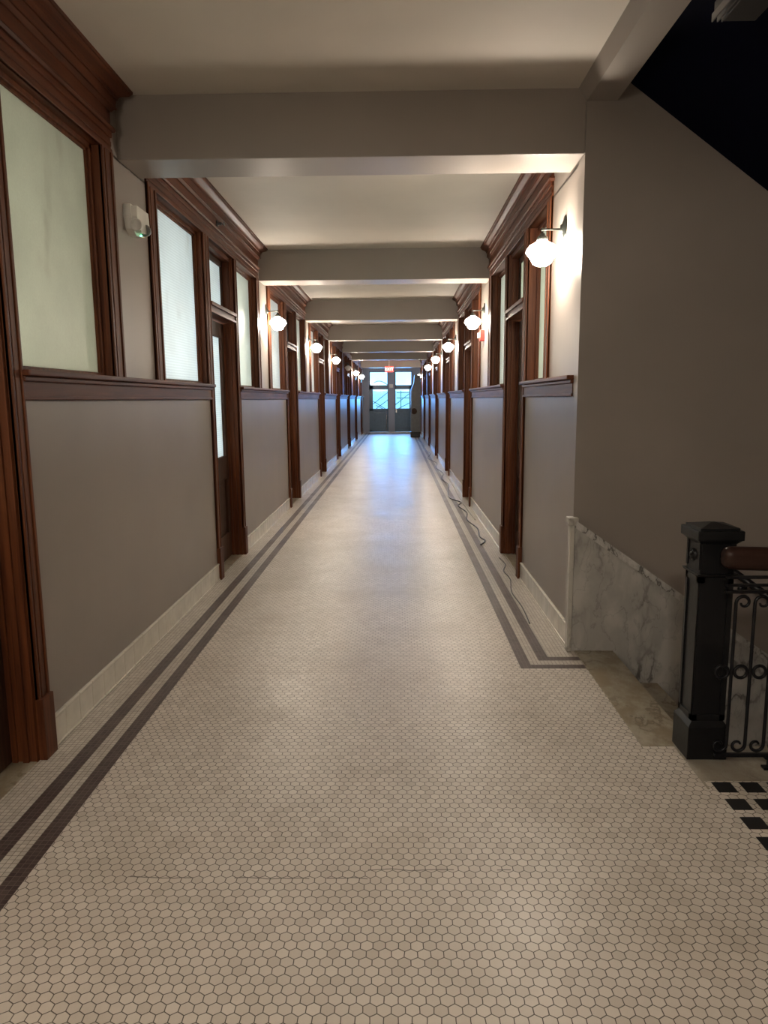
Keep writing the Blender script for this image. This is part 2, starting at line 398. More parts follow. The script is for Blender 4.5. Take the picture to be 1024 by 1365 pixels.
# ------------------------------------------------------------------ walls
def wall_side(side):
    sg = -1 if side == 'left' else 1
    X = XL if side == 'left' else XR
    Xo = X+sg*0.14
    w = MB()
    ks = range(-1, 7) if side == 'left' else range(0, 7)
    ystart = YB if side == 'left' else 4.21
    prev = ystart
    for k in ks:
        yb = Y0+P*k
        w.box((X, prev, -0.02), (Xo, yb+1.84, RAILB+0.02)); prev = yb+2.76
    w.box((X, prev, -0.02), (Xo, YE, RAILB+0.02))
    w.box((X, ystart, HEAD), (Xo, YE, 3.3))
    # piers
    for k in list(ks)+[7]:
        yb = Y0+P*k
        if side == 'left': a, b = yb-0.126, yb+0.42
        else: a, b = (yb+0.02 if k == 0 else yb-0.03), yb+0.85
        if k == 7: a, b = YE-0.25, YE
        if k == -1: a = YB
        w.box((X, a, RAILB), (Xo, b, HEAD+0.01))
    w.build('wall_'+side, M['paint'], kind='structure')
    # rooms behind
    Xb = X+sg*3.0
    rm = MB()
    rm.box((Xb, ystart, -0.1), (Xb+sg*0.1, YE, 3.4)); rm.box((Xo, ystart, -0.12), (Xb, YE, -0.02)); rm.box((Xo, ystart, 3.2), (Xb, YE, 3.3))
    for k in list(ks)+[7]:
        y = Y0+P*k+(0.1 if k < 7 else -0.1)
        rm.box((Xo, y, -0.1), (Xb, y+0.1, 3.3))
    rm.build('wall_side_rooms_'+side, M['room'], kind='structure')
wall_side('left'); wall_side('right')

dark = MB()
dark.box((XR-0.012, 4.19, -2.6), (XF+0.001, 4.33, 3.45))
dark.box((XF, YB, -2.6), (XF+0.12, 4.33, 3.5))
dark.build('wall_stair', M['paint'], kind='structure')
bk = MB(); bk.box((XL-0.2, YB-0.12, -0.1), (XF+0.2, YB, 3.4)); bk.build('wall_back', M['paint'], kind='structure')
sh = MB(); sh.box((1.2, 2.85, -2.6), (XF, 2.95, -0.05)); sh.box((1.0, 2.9, -2.6), (1.1, 4.3, -0.05)); sh.box((1.0, 2.9, -2.7), (XF, 4.3, -2.6))
sh.build('wall_stairwell_lower', M['room'], kind='structure')

# ceiling, beams
c = MB(); c.box((XL-0.15, YB, ZC), (XR+0.15, YE+0.2, ZC+0.12)); c.box((1.18, YB, ZC), (XF+0.1, 2.95, ZC+0.12)); c.box((0.95, 2.9, 3.40), (XF+0.1, 4.35, 3.52)); c.box((1.2, 2.86, ZC), (XF+0.1, 2.93, 3.45)); c.build('ceiling', M['ceil'], kind='structure')
for k in range(-1, 7):
    y = Y0+P*k
    if k == 6: y = 30.9
    b = MB(); x1 = XR+0.02 if k else XR-0.013
    b.box((XL-0.02, y, ZB), (x1, y+0.335, ZC+0.02), bev=0.006)
    b.build('ceiling_beam', M['paint'], kind='structure')
b = MB()
b.prism([(0.975, ZC+0.01), (1.028, 3.07), (1.19, 3.07), (1.19, 3.42), (0.975, 3.42)], 1, YB, 4.19)
b.build('ceiling_beam_stairwell', M['paint'], kind='structure')
# upper stair flight over the well: sloping navy soffit
sl = -0.726
def zs(x): return 3.15+sl*(x-1.266)
b = MB()
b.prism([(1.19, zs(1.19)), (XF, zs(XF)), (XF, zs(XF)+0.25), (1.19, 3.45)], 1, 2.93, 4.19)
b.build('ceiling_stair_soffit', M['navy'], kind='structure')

# ------------------------------------------------------------------ woodwork
def side_tools(side):
    sg = -1 if side == 'left' else 1
    X = XL if side == 'left' else XR
    def bx(mb, d0, d1, y0, y1, z0, z1, mi=0, bev=0.0):
        """d = distance out of the wall face into the corridor (positive)"""
        mb.box((X-sg*d0, y0, z0), (X-sg*d1, y1, z1), mi, bev)
    return sg, X, bx
def moulded(mb, bx, y0, y1, z0, z1, vertical=True, d=0.022, edge='both', back=-0.14):
    """casing with backband and stepped grooves"""
    if vertical:
        w = y1-y0; bx(mb, back, d*0.6, y0, y1, z0, z1)
        bx(mb, 0, d, y0, y0+0.16*w, z0, z1, bev=0.003); bx(mb, 0, d, y1-0.16*w, y1, z0, z1, bev=0.003)
        bx(mb, 0, d*0.85, y0+0.30*w, y1-0.30*w, z0, z1, bev=0.003)
    else:
        h = z1-z0; bx(mb, back, d*0.6, y0, y1, z0, z1)
        bx(mb, 0, d, y0, y1, z0, z0+0.2*h, bev=0.003); bx(mb, 0, d*1.1, y0, y1, z1-0.28*h, z1, bev=0.003)
        bx(mb, 0, d*0.8, y0, y1, z0+0.34*h, z0+0.56*h, bev=0.002)

def window(side, y0, y1, z0, z1, glass, rec):
    sg, X, bx = side_tools(side)
    mb = MB(); t = 0.03
    for (a, b, q, r) in ((y0, y0+t, z0, z1), (y1-t, y1, z0, z1), (y0, y1, z0, z0+0.02), (y0, y1, z1-t, z1)):
        bx(mb, -rec-0.03, -rec+0.025, a, b, q, r, bev=0.004)
    # glazing bead
    for (a, b, q, r) in ((y0+t, y0+t+0.012, z0, z1-t), (y1-t-0.012, y1-t, z0, z1-t), (y0+t, y1-t, z1-t-0.012, z1-t)):
        bx(mb, -rec-0.01, -rec+0.012, a, b, q, r)
    o = mb.build(num('window'), M['wood'], kind='structure')
    g = MB(); bx(g, -rec-0.008, -rec, y0+0.012, y1-0.012, z0+0.005, z1-0.012); g.build('pane', glass, o)

def door(side, y0, y1, glass, papers=False):
    sg, X, bx = side_tools(side)
    rec = 0.10; ztr0, ztr1 = 2.215, 2.30; dtop = 2.20
    root = empty(num('door'), (X, (y0+y1)/2, 0)); root['kind'] = 'structure'
    off = Vector((X, (y0+y1)/2, 0))
    def fin(mb, name, mat, par=root, label=None):
        mb.v = [(v[0]-off.x, v[1]-off.y, v[2]) for v in mb.v]
        return mb.build(name, mat, par, label=label)
    # casings each side below the rail and full jambs
    cs = MB()
    for a, b in ((y0-0.09, y0), (y1, y1+0.09)):
        moulded(cs, bx, a, b, 0.0, HEAD+0.0)
        bx(cs, 0, 0.034, a-0.004, b+0.004, 0.0, 0.27, bev=0.004)
    for a, b in ((y0, y0+0.022), (y1-0.022, y1)):
        bx(cs, -0.14, 0.0, a, b, 0.0, HEAD)
        s0, s1 = (a, b+0.012) if a == y0 else (a-0.012, b)
        bx(cs, -rec-0.0, -rec+0.022, s0, s1, 0.0, dtop)
        bx(cs, -0.055, -0.03, s0, s1, 0.0, HEAD)
    fin(cs, 'door_casing', M['wood'])
    tb = MB(); bx(tb, -0.14, 0.012, y0+0.02, y1-0.02, ztr0, ztr1, bev=0.004); bx(tb, 0.0, 0.03, y0, y1, ztr1-0.03, ztr1, bev=0.004); bx(tb, 0.0, 0.02, y0, y1, ztr0, ztr0+0.02, bev=0.003)
    bx(tb, -0.14, -0.02, y0+0.02, y1-0.02, HEAD-0.04, HEAD)
    fin(tb, 'transom_bar', M['woodY'])
    sash = MB(); a, b = y0+0.024, y1-0.024
    for q in ((a, a+0.05, ztr1, HEAD-0.04), (b-0.05, b, ztr1, HEAD-0.04), (a, b, ztr1, ztr1+0.05), (a, b, HEAD-0.09, HEAD-0.04)):
        bx(sash, -rec-0.02, -rec+0.012, *q, bev=0.004)
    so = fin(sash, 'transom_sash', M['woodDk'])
    tg = MB(); bx(tg, -rec-0.008, -rec-0.002, a+0.04, b-0.04, ztr1+0.04, HEAD-0.08); fin(tg, 'transom_pane', glass, so)
    # leaf: stiles, rails, raised panel, glass
    lf = MB(); d0, d1 = -rec-0.04, -rec; st = 0.105
    bx(lf, d0, d1, a, a+st, 0.008, dtop, bev=0.003); bx(lf, d0, d1, b-st, b, 0.008, dtop, bev=0.003)
    bx(lf, d0, d1, a+st, b-st, 0.008, 0.24); bx(lf, d0, d1, a+st, b-st, 0.78, 0.97); bx(lf, d0, d1, a+st, b-st, dtop-0.12, dtop)
    for q in ((a+st, a+st+0.012, 0.24, 0.78), (b-st-0.012, b-st, 0.24, 0.78), (a+st, b-st, 0.24, 0.252), (a+st, b-st, 0.768, 0.78), (a+st, a+st+0.012, 0.97, dtop-0.12), (b-st-0.012, b-st, 0.97, dtop-0.12), (a+st, b-st, 0.97, 0.982), (a+st, b-st, dtop-0.132, dtop-0.12)):
        bx(lf, d0, d1+0.006, *q)
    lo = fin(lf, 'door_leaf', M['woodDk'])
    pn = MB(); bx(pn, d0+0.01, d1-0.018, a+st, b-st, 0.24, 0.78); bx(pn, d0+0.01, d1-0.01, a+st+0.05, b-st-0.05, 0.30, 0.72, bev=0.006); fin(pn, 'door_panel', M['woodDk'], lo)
    gp = MB(); bx(gp, d0+0.014, d0+0.020, a+st-0.01, b-st+0.01, 0.96, dtop-0.11); fin(gp, 'door_pane', glass, lo)
    kn = MB(); ky = a+0.055
    bx(kn, d1, d1+0.004, ky-0.025, ky+0.025, 0.80, 0.99, bev=0.002)
    s = -sg
    kn.lathe([(0.0, 0.062*s), (0.022, 0.06*s), (0.029, 0.048*s), (0.024, 0.036*s), (0.010, 0.030*s), (0.010, 0.0)], (X-sg*(d1), ky, 0.90), axis=0, seg=16)
    fin(kn, 'door_knob', M['brack'], lo)

def cornice(side, y0, y1):
    sg, X, bx = side_tools(side)
    mb = MB()
    # head casing with grooves under the bead
    moulded(mb, bx, y0, y1, HEAD-0.005, 2.905, vertical=False, d=0.02, back=-0.13)
    def layer(z0, z1, p0, p1):
        def rect(p, z):
            xa, xb = X+sg*0.01, X-sg*(0.018+p); return (min(xa, xb), max(xa, xb), y0-p, y1+p, z)
        mb.frustum(rect(p0, z0), rect(p1, z1))
    layer(2.905, 2.918, 0.014, 0.020); layer(2.918, 2.932, 0.020, 0.012)
    layer(2.932, 3.005, 0.0, 0.0)
    layer(3.005, 3.022, 0.006, 0.02); layer(3.022, 3.030, 0.028, 0.028)
    layer(3.030, 3.072, 0.024, 0.028); layer(3.072, 3.080, 0.036, 0.036)
    n = 6
    for i in range(n):
        a, b = i/n, (i+1)/n
        q = lambda t: 0.038+0.050*(t-0.16*math.sin(2*PI*t))
        layer(3.080+0.040*a, 3.080+0.040*b, q(a), q(b))
    layer(3.120, ZC+0.002, 0.094, 0.097)
    mb.build(num('trim_cornice'), M['woodY'], kind='structure')

def rail(side, y0, y1, flare0=0.0, flare1=0.0):
    sg, X, bx = side_tools(side)
    mb = MB()
    bx(mb, -0.10, 0.016, y0, y1, RAILB-0.002, 1.605, bev=0.003)
    bx(mb, 0, 0.022, y0, y1, RAILB-0.002, RAILB+0.014, bev=0.003)
    bx(mb, 0, 0.030, y0-flare0*0.5, y1+flare1*0.5, 1.583, 1.605, bev=0.005)
    bx(mb, -0.14, 0.052, y0-flare0, y1+flare1, 1.605, 1.63, bev=0.006)
    mb.build(num('trim_rail'), M['woodY'], kind='structure')
def casing(side, y0, y1, z0=1.63, z1=HEAD, mat='wood', d=0.022):
    sg, X, bx = side_tools(side)
    mb = MB(); moulded(mb, bx, y0, y1, z0, z1, d=d)
    mb.build(num('trim_casing'), M[mat], kind='structure')
def base(side, y0, y1):
    sg, X, bx = side_tools(side)
    mb = MB(); bx(mb, -0.01, 0.009, y0, y1, 0.0, 0.136, 1)
    n = max(1, round((y1-y0)/0.145)); s = (y1-y0)/n
    for i in range(n):
        a, b = y0+i*s+0.0012, y0+(i+1)*s-0.0012
        bx(mb, 0, 0.014, a, b, 0.001, 0.140, 0, 0.003)
        bx(mb, 0, 0.018, a, b, 0.126, 0.142, 0, 0.005)
        bx(mb, 0, 0.020, a, b, 0.001, 0.012, 0, 0.004)
    mb.build(('baseboard_'+side) if CNT.get('bb'+side) is None else f'baseboard_{side}_{CNT["bb"+side]+1}', [M['tile'], M['grout']], kind='structure')
    CNT['bb'+side] = CNT.get('bb'+side, 0)+1

for side in ('left', 'right'):
    ks = range(-1, 7) if side == 'left' else range(0, 7)
    for k in ks:
        y = Y0+P*k
        if side == 'left': w0, g0, g1, cr_ = 0.42, 0.57, 1.68, 0.06
        else: w0, g0, g1, cr_ = 0.85, 0.96, 1.69, 0.08
        glA = M['gRib'] if (side == 'left') else M['gPeb']
        glB = M['gPeb'] if (side == 'left') else M['gRib']
        casing(side, y+w0, y+g0)
        window(side, y+g0, y+g1, 1.63, HEAD, glA, cr_)
        casing(side, y+g1, y+1.84-0.09)
        door(side, y+1.84, y+2.76, M['gRib'] if side == 'left' else M['gPeb'])
        e = 3.83 if side == 'left' else 3.87
        e2 = 3.976 if side == 'left' else 4.075
        if k < 6:
            window(side, y+2.85, y+e, 1.63, HEAD, glB, cr_)
            casing(side, y+e, y+e2)
        cornice(side, y+w0, (y+e2) if k < 6 else YE-0.28)
        r0 = (y-P+2.85) if (k > -1 and not (side == 'right' and k == 0)) else (YB if side == 'left' else 4.30)
        rail(side, r0, y+1.75, 0.012 if k > -1 else 0, 0.012)
        b0 = (y-P+2.85) if not (side == 'right' and k == 0) else 4.215
        if k == -1: b0 = YB
        base(side, b0, y+1.75)
    y = Y0+P*6
    rail(side, y+2.85, YE, 0.012, 0); base(side, y+2.85, YE)

# ------------------------------------------------------------------ marble wainscot on the stair wall
mw = MB()
X0 = XR-0.012
def mline(x): return 0.80-0.70*(x-1.03)
mw.prism([(1.036, -2.6), (XF, -2.6), (XF, mline(XF)-0.045), (1.036, mline(1.036)-0.045)], 1, 4.172, 4.192)
mw.build('trim_marble_wainscot', M['marble'], kind='structure')
mc = MB()
mc.prism([(1.036, mline(1.036)-0.045), (XF, mline(XF)-0.045), (XF, mline(XF)), (1.036, mline(1.036))], 1, 4.146, 4.192)
mc.build('trim_marble_cap', marble('grey_marble_cap', (0.58, 0.56, 0.53), (0.16, 0.15, 0.14), 8.0), kind='structure')
mp = MB()
mp.box((1.006, 4.166, 0.0), (1.034, 4.215, 0.77), bev=0.004)
mp.box((0.992, 4.150, 0.765), (1.052, 4.225, 0.812), bev=0.008)
mp.build('trim_marble_end_post', M['marbleTrim'], kind='structure')

# ------------------------------------------------------------------ sconces
def make_sconce(lit=True, sg=1):
    """origin at plate centre on wall, arm along +x*sg... built reaching towards +x then mirrored by rotation"""
    r = empty('wall_sconce')
    p = MB(); p.lathe([(0.0, 0.034), (0.012, 0.032), (0.016, 0.022), (0.028, 0.014), (0.043, 0.009), (0.047, 0.004), (0.047, 0.0)], (0, 0, 0.004), axis=0, seg=24)
    p.v = [(v[0], v[1]*0.95, v[2]*1.65) for v in p.v]
    p.build('wall_plate', M['brack'], r)
    a = MB(); a.tube([(0.02, 0, 0.0), (0.128, 0, 0.0), (0.137, 0, -0.004), (0.14, 0, -0.014), (0.14, 0, -0.03)], 0.0065, 10)
    a.lathe([(0.0, 0.012), (0.010, 0.008), (0.010, -0.008), (0.0, -0.012)], (0.14, 0, 0.0), axis=2, seg=12)
    a.build('arm', M['brack'], r)
    h = MB(); h.lathe([(0.0, -0.022), (0.014, -0.022), (0.017, -0.034), (0.030, -0.044), (0.034, -0.050), (0.034, -0.066), (0.031, -0.066)], (0.14, 0, 0), seg=20)
    h.build('shade_holder', M['brack'], r)
    g = MB(); g.lathe([(0.030, -0.058), (0.032, -0.068), (0.044, -0.078), (0.072, -0.092), (0.084, -0.104), (0.096, -0.124), (0.098, -0.134), (0.088, -0.150), (0.070, -0.172), (0.064, -0.184), (0.056, -0.200), (0.034, -0.213), (0.0, -0.218)], (0.14, 0, 0), seg=28)
    g.build('globe_shade', M['globe'] if lit else M['globeOff'], r)
    return r
lit = make_sconce(True); used = [False]
GROUP = 'globe wall sconces along the corridor'
def put(side, y, label):
    o = lit if not used[0] else copy_tree(lit); used[0] = True
    if side == 'left': o.location = (XL, y, 2.52); o.rotation_euler = (0, 0, 0)
    else: o.location = (XR, y, 2.52); o.rotation_euler = (0, 0, PI)
    tag(o, label, 'wall lamp', GROUP)
ordn = ['nearest', 'second', 'third', 'fourth', 'fifth', 'sixth', 'seventh']
put('right', Y0+0.48, 'large nearest lit globe sconce on right wall beside the dark stairwell corner')
put('right', Y0+P+0.48, 'lit globe sconce on right wall directly above the red alarm box')
for i, k in enumerate([2, 3, 4, 6]):
    put('right', Y0+P*k+0.48, ['lit globe sconce on right wall, third lamp from the camera', 'lit globe sconce on right wall, fourth lamp from the camera', 'lit globe sconce on right wall, fifth lamp from the camera', 'lit globe sconce on right wall, farthest, above the grey cabinet'][i])
for i, k in enumerate([1, 2, 3, 5, 6]):
    put('left', Y0+P*k+0.36, ['lit globe sconce on left wall, nearest and largest of that side', 'lit globe sconce on left wall, second lamp from the camera', 'lit globe sconce on left wall, third lamp, just before the unlit one', 'lit globe sconce on left wall, just beyond the unlit one', 'lit globe sconce on left wall, farthest, beside the end doors'][i])
off = make_sconce(False); off.location = (XL, Y0+P*4+0.36, 2.52)
tag(off, 'unlit globe sconce on left wall, the only dark lamp in its row', 'wall lamp', GROUP)
# unseen lamps added behind the camera to light the foreground
put('left', Y0-P+0.30, 'added lit globe sconce on left wall behind the viewpoint, lighting the foreground')
pend = empty('added_ceiling_light', (-0.25, -1.2, ZC))  # invented globe, hung out of view as extra light for the near hall
tag(pend, 'added globe ceiling light behind the viewpoint, brightening the near hall', 'ceiling light')
pm = MB(); pm.lathe([(0.0, 0.0), (0.07, 0.0), (0.06, -0.02), (0.012, -0.03), (0.012, -0.16), (0.05, -0.18), (0.05, -0.2), (0.0, -0.2)]); pm.build('canopy_stem', M['brack'], pend)
pg = MB(); pg.lathe([(0.05, -0.19), (0.12, -0.22), (0.17, -0.28), (0.17, -0.33), (0.12, -0.40), (0.06, -0.43), (0.0, -0.435)]); pg.build('globe_shade', emit('added_ceiling_globe', (1.0, 0.92, 0.80), 66.0), pend)

# ------------------------------------------------------------------ emergency light, alarm, sprinkler
em = empty('emergency_light', (XL, 4.33, 2.50))
tag(em, 'white emergency light with green indicator on left pier near first beam', 'emergency light')
b = MB(); 
b.prism([(-0.075, -0.035), (-0.095, 0.02), (-0.09, 0.075), (0.085, 0.075), (0.10, 0.0), (0.085, -0.045), (-0.03, -0.058)], 0, 0.0, 0.035)
b.prism([(-0.07, -0.02), (-0.085, 0.02), (-0.08, 0.068), (0.078, 0.068), (0.09, 0.0), (0.075, -0.035), (-0.03, -0.045)], 0, 0.035, 0.062)
b.build('housing', M['white'], em)
for yy in (-0.05, 0.075):
    h = MB(); h.lathe([(0.0, 0.0), (0.016, 0.0), (0.022, 0.012), (0.027, 0.03), (0.029, 0.038), (0.024, 0.038), (0.020, 0.028), (0.0, 0.022)], (0, 0, 0), axis=1, seg=20)
    h.v = [(v[0]+0.058, -v[1]+yy-0.008, v[2]-0.022) for v in h.v]
    h.build('lamp_head', M['white'] if yy < 0 else M['grey'], em)
em.scale = (1.18, 1.18, 1.18)
h = MB(); h.lathe([(0.0, -0.005), (0.005, -0.004), (0.006, 0.0), (0.0, 0.005)], (0.052, -0.015, -0.054), seg=12); h.build('indicator', M['green'], em, label='green indicator lamp')

al = empty('fire_alarm', (XR, Y0+P+0.52, 2.235)); tag(al, 'red fire alarm box with white strobe below second right sconce', 'fire alarm')
b = MB(); b.box((-0.052, -0.055, -0.065), (0, 0.055, 0.065), bev=0.008); b.build('alarm_box', M['red'], al)
b = MB(); b.box((-0.078, -0.018, -0.03), (-0.05, 0.018, 0.03), bev=0.006); b.build('strobe_lens', M['white'], al, label='white strobe lens')

sp = empty('sprinkler_head', (XL+0.018, 6.35, 2.965)); tag(sp, 'small dark sidewall sprinkler head on the left cornice frieze', 'sprinkler')
b = MB(); b.lathe([(0.0, 0.0), (0.024, 0.0), (0.020, 0.006), (0.010, 0.008), (0.009, 0.030), (0.0, 0.030)], axis=0, seg=16); b.build('escutcheon', M['blackP'], sp)
b = MB(); b.lathe([(0.0, 0.045), (0.014, 0.045), (0.014, 0.048), (0.0, 0.048)], axis=0, seg=12); b.tube([(0.028, -0.008, 0), (0.038, -0.009, 0), (0.046, 0, 0)], 0.002, 6); b.tube([(0.028, 0.008, 0), (0.038, 0.009, 0), (0.046, 0, 0)], 0.002, 6); b.build('deflector', M['blackP'], sp)
sp.scale = (1.3, 1.3, 1.3)

# ------------------------------------------------------------------ light fixture under the stair soffit
fx = empty('stairwell_light_fixture', (1.32, 3.0, 2.9)); tag(fx, 'dark unlit rectangular light fixture under the navy stair soffit', 'light fixture')
b = MB(); b.box((-0.14, -0.55, 0.02), (0.02, -0.005, 0.07), bev=0.003); b.box((-0.09, -0.35, 0.07), (-0.03, -0.25, 0.235)); b.v = [(v[0], v[1], v[2]) for v in b.v]; b.build('fixture_housing', M['dim'], fx)
b = MB(); b.box((-0.11, -0.54, 0.0), (0.012, -0.012, 0.022), bev=0.003); b.build('fixture_lens', M['dim'], fx)
b = MB()
for x in (-0.147, -0.127, -0.111): b.box((x, -0.55, 0.002), (x+0.005, -0.004, 0.03))
b.build('edge_strip', M['dimEdge'], fx, label='pale metal edge strips')
fx.location = (1.335, 2.99, 2.885)

# ------------------------------------------------------------------ newel post
nw = empty('newel_post', (1.285, 2.93, 0.0)); tag(nw, 'black iron newel post at the head of the marble stair', 'newel post')
b = MB(); h = 0.082
b.box((-h, -h, 0.002), (h, h, 0.145), bev=0.003); b.frustum((-h, h, -h, h, 0.145), (-h+0.016, h-0.016, -h+0.016, h-0.016, 0.165)); b.build('post_base', M['ironGr'], nw)
b = MB(); s = h-0.017
b.box((-s, -s, 0.16), (s, s, 0.80))
for (ax, sgn) in ((0, 1), (0, -1), (1, 1), (1, -1)):
    for (u0, u1, z0, z1) in ((-s, -s+0.018, 0.17, 0.78), (s-0.018, s, 0.17, 0.78), (-s, s, 0.17, 0.195), (-s, s, 0.755, 0.78)):
        d0, d1 = sgn*s, sgn*(s+0.006)
        b.box((d0, u0, z0), (d1, u1, z1)) if ax == 0 else b.box((u0, d0, z0), (u1, d1, z1))
b.build('post_shaft', M['ironGr'], nw)
b = MB(); q = s+0.012
b.frustum((-q, q, -q, q, 0.785), (-q-0.004, q+0.004, -q-0.004, q+0.004, 0.795)); b.box((-s-0.003, -s-0.003, 0.795), (s+0.003, s+0.003, 0.93))
for sgn in (1, -1):
    for u in (-s, s-0.014):
        b.box((sgn*s, u, 0.81), (sgn*(s+0.008), u+0.014, 0.925)); b.box((u, sgn*s, 0.81), (u+0.014, sgn*(s+0.008), 0.925))
b.build('post_neck', M['ironGr'], nw)
for sgn in (-1, 1):
    b = MB(); b.lathe([(0.0, 0.016), (0.008, 0.015), (0.011, 0.008), (0.018, 0.012), (0.024, 0.006), (0.026, 0.0)], axis=0, seg=16)
    for i in range(8):
        a = 2*PI*i/8; b.lathe([(0.0, 0.014), (0.005, 0.010), (0.006, 0.0)], (0, 0.017*math.cos(a), 0.017*math.sin(a)), axis=0, seg=8)
    b.v = [(sgn*(s+0.004+v[0]), v[1], v[2]+0.862) for v in b.v]; b.build('rosette', M['ironGr'], nw)
b = MB(); q = 0.092
b.frustum((-s-0.004, s+0.004, -s-0.004, s+0.004, 0.915), (-q+0.006, q-0.006, -q+0.006, q-0.006, 0.932))
b.box((-q, -q, 0.932), (q, q, 0.972), bev=0.005); b.box((-q+0.014, -q+0.014, 0.97), (q-0.014, q-0.014, 0.982), bev=0.002)
b.frustum((-q+0.02, q-0.02, -q+0.02, q-0.02, 0.982), (-0.01, 0.01, -0.01, 0.01, 0.996)); b.build('post_cap', M['ironGr'], nw)

# ------------------------------------------------------------------ balustrade
YBAL = 2.775; BX0, BX1 = 1.262, 2.9
bl = empty('iron_balustrade', (BX0, YBAL, 0)); tag(bl, 'black wrought iron stair balustrade with scrolls and a brown wooden handrail', 'balustrade')
L = BX1-BX0
def prof(x0, k=1.0):
    pts = []
    for i in range(20):
        a = 2*PI*i/20
        yy = 0.038*math.cos(a); zz = 0.047*math.sin(a)
        if abs(zz) < 0.012: yy *= 0.86
        pts.append((yy*k, zz*k))
    return pts
hr = MB(); xs = [0.0, 0.004, 0.012, 0.028, 0.06, 0.2, L]; ks_ = [0.35, 0.62, 0.82, 0.95, 1.0, 1.0, 1.0]; zz_ = [0.0, 0.0, 0.0, -0.001, -0.004, -0.008, -0.010]
vs = []; fs = []
for i, (x, k, z) in enumerate(zip(xs, ks_, zz_)):
    for (yy, zc) in prof(x, k): vs.append((x, yy, 0.882+z+zc))
n = 20
for i in range(len(xs)-1):
    for j in range(n): fs.append((i*n+j, i*n+(j+1) % n, (i+1)*n+(j+1) % n, (i+1)*n+j))
fs.append(list(range(n))); fs.append([(len(xs)-1)*n+j for j in range(n)])
hr.add(vs, fs, True); hr.build('handrail', M['rail'], bl, label='dark red-brown wooden handrail')
for z, r in ((0.802, 0.006), (0.770, 0.005), (0.744, 0.006), (0.062, 0.007)):
    b = MB(); b.box((0.02, -0.009, z-r), (L, 0.009, z+r), bev=0.002); b.build('rail_bar', M['iron'], bl)
sp_ = 0.074
def spiral(cx, cz, r0, r1, a0, a1, n=14):
    return [(cx+(r0+(r1-r0)*i/n)*math.cos(a0+(a1-a0)*i/n), 0, cz+(r0+(r1-r0)*i/n)*math.sin(a0+(a1-a0)*i/n)) for i in range(n+1)]
nb = int(L/sp_)
proto_b = proto_r = proto_f = None
for i in range(nb):
    x = 0.066+sp_*i
    if proto_b is None:
        b = MB()
        r = 0.030
        top = spiral(r, 0.700, r, 0.011, PI, -PI*0.95, 20)
        bot = spiral(-r, 0.105, r, 0.011, 0, -PI*1.9, 20)
        pts = bot[::-1]+[(0, 0, 0.2), (0, 0, 0.4), (0, 0, 0.6)]+top
        rs = [0.0045+0.0025*min(1, t/14) for t in range(21)]
        b.tube(pts, 0.0068, 8, rs=rs+[0.007]*3+rs[::-1])
        proto_b = b.build('baluster', M['iron'], bl); proto_b.location = (x, 0, 0)
        b = MB()
        ring = [(0.025*math.cos(2*PI*t/20), 0, 0.025*math.sin(2*PI*t/20)) for t in range(21)]
        b.tube(ring, 0.0068, 8, cap=False); proto_r = b.build('ring', M['iron'], bl); proto_r.location = (x-sp_/2, 0, 0.415)
        b = MB(); b.box((-0.012, -0.010, 0.0), (-0.003, 0.010, 0.055)); b.box((0.004, -0.010, 0.0), (0.013, 0.010, 0.055)); b.box((-0.03, -0.014, 0.045), (0.03, 0.014, 0.062), bev=0.003); b.box((-0.032, -0.016, 0.0), (0.02, 0.016, 0.010), bev=0.002)
        proto_f = b.build('foot', M['iron'], bl); proto_f.location = (0.250, 0, 0.002)
    else:
        for pr, loc in ((proto_b, (x, 0, 0)), (proto_r, (x-sp_/2, 0, 0.415))):
            c_ = pr.copy(); COL.objects.link(c_); c_.parent = bl; c_.location = loc
for x in (0.8, 1.4):
    c_ = proto_f.copy(); COL.objects.link(c_); c_.parent = bl; c_.location = (x, 0, 0.002)
# wall handrail down the stair
wh = empty('wall_handrail', (1.9, 4.11, 0)); tag(wh, 'black iron handrail on the stairwell wall, seen through the balustrade', 'handrail')
def zr(x): return 0.50-0.72*(x-1.94)
b = MB(); b.tube([(0.0, 0, zr(1.9)), (1.9, 0, zr(3.8))], 0.021, 12); b.build('rail_tube', M['iron'], wh)
for x in (0.12, 1.3):
    b = MB(); b.tube([(x, 0.0, zr(1.9+x)-0.018), (x, 0.01, zr(1.9+x)-0.05), (x, 0.05, zr(1.9+x)-0.06)], 0.007, 8); b.lathe([(0.0, 0.04), (0.028, 0.045), (0.028, 0.051), (0.0, 0.051)], (x, 0, zr(1.9+x)-0.06), axis=1, seg=14); b.build('wall_bracket', M['iron'], wh)

# ------------------------------------------------------------------ cords along the right floor
def cord(name, pts, r, mat, label):
    P_ = [Vector((x, y, r+0.001)) for x, y in pts]; out = []
    for i in range(len(P_)-1):
        p0, p1, p2, p3 = P_[max(i-1, 0)], P_[i], P_[i+1], P_[min(i+2, len(P_)-1)]
        for j in range(8):
            t = j/8; out.append(0.5*((2*p1)+(-p0+p2)*t+(2*p0-5*p1+4*p2-p3)*t*t+(-p0+3*p1-3*p2+p3)*t**3))
    out.append(P_[-1])
    b = MB(); b.tube(out, r, 8); o = b.build(name, mat); return tag(o, label, 'cord')
cord('extension_cord', [(0.86, 7.35), (0.93, 7.55), (0.90, 7.8), (0.93, 8.3), (0.87, 8.9), (0.92, 9.5), (0.86, 10.1), (0.93, 10.45), (0.80, 10.9), (0.82, 11.6), (0.90, 12.6), (0.84, 13.6), (0.93, 14.6), (0.86, 15.8), (0.93, 17.0), (0.78, 18.4), (0.92, 20), (0.80, 22), (0.90, 24.2), (0.78, 26.4), (0.88, 28.3)], 0.007, M['blackP'], 'long dark extension cord snaking along the floor by the right wall')
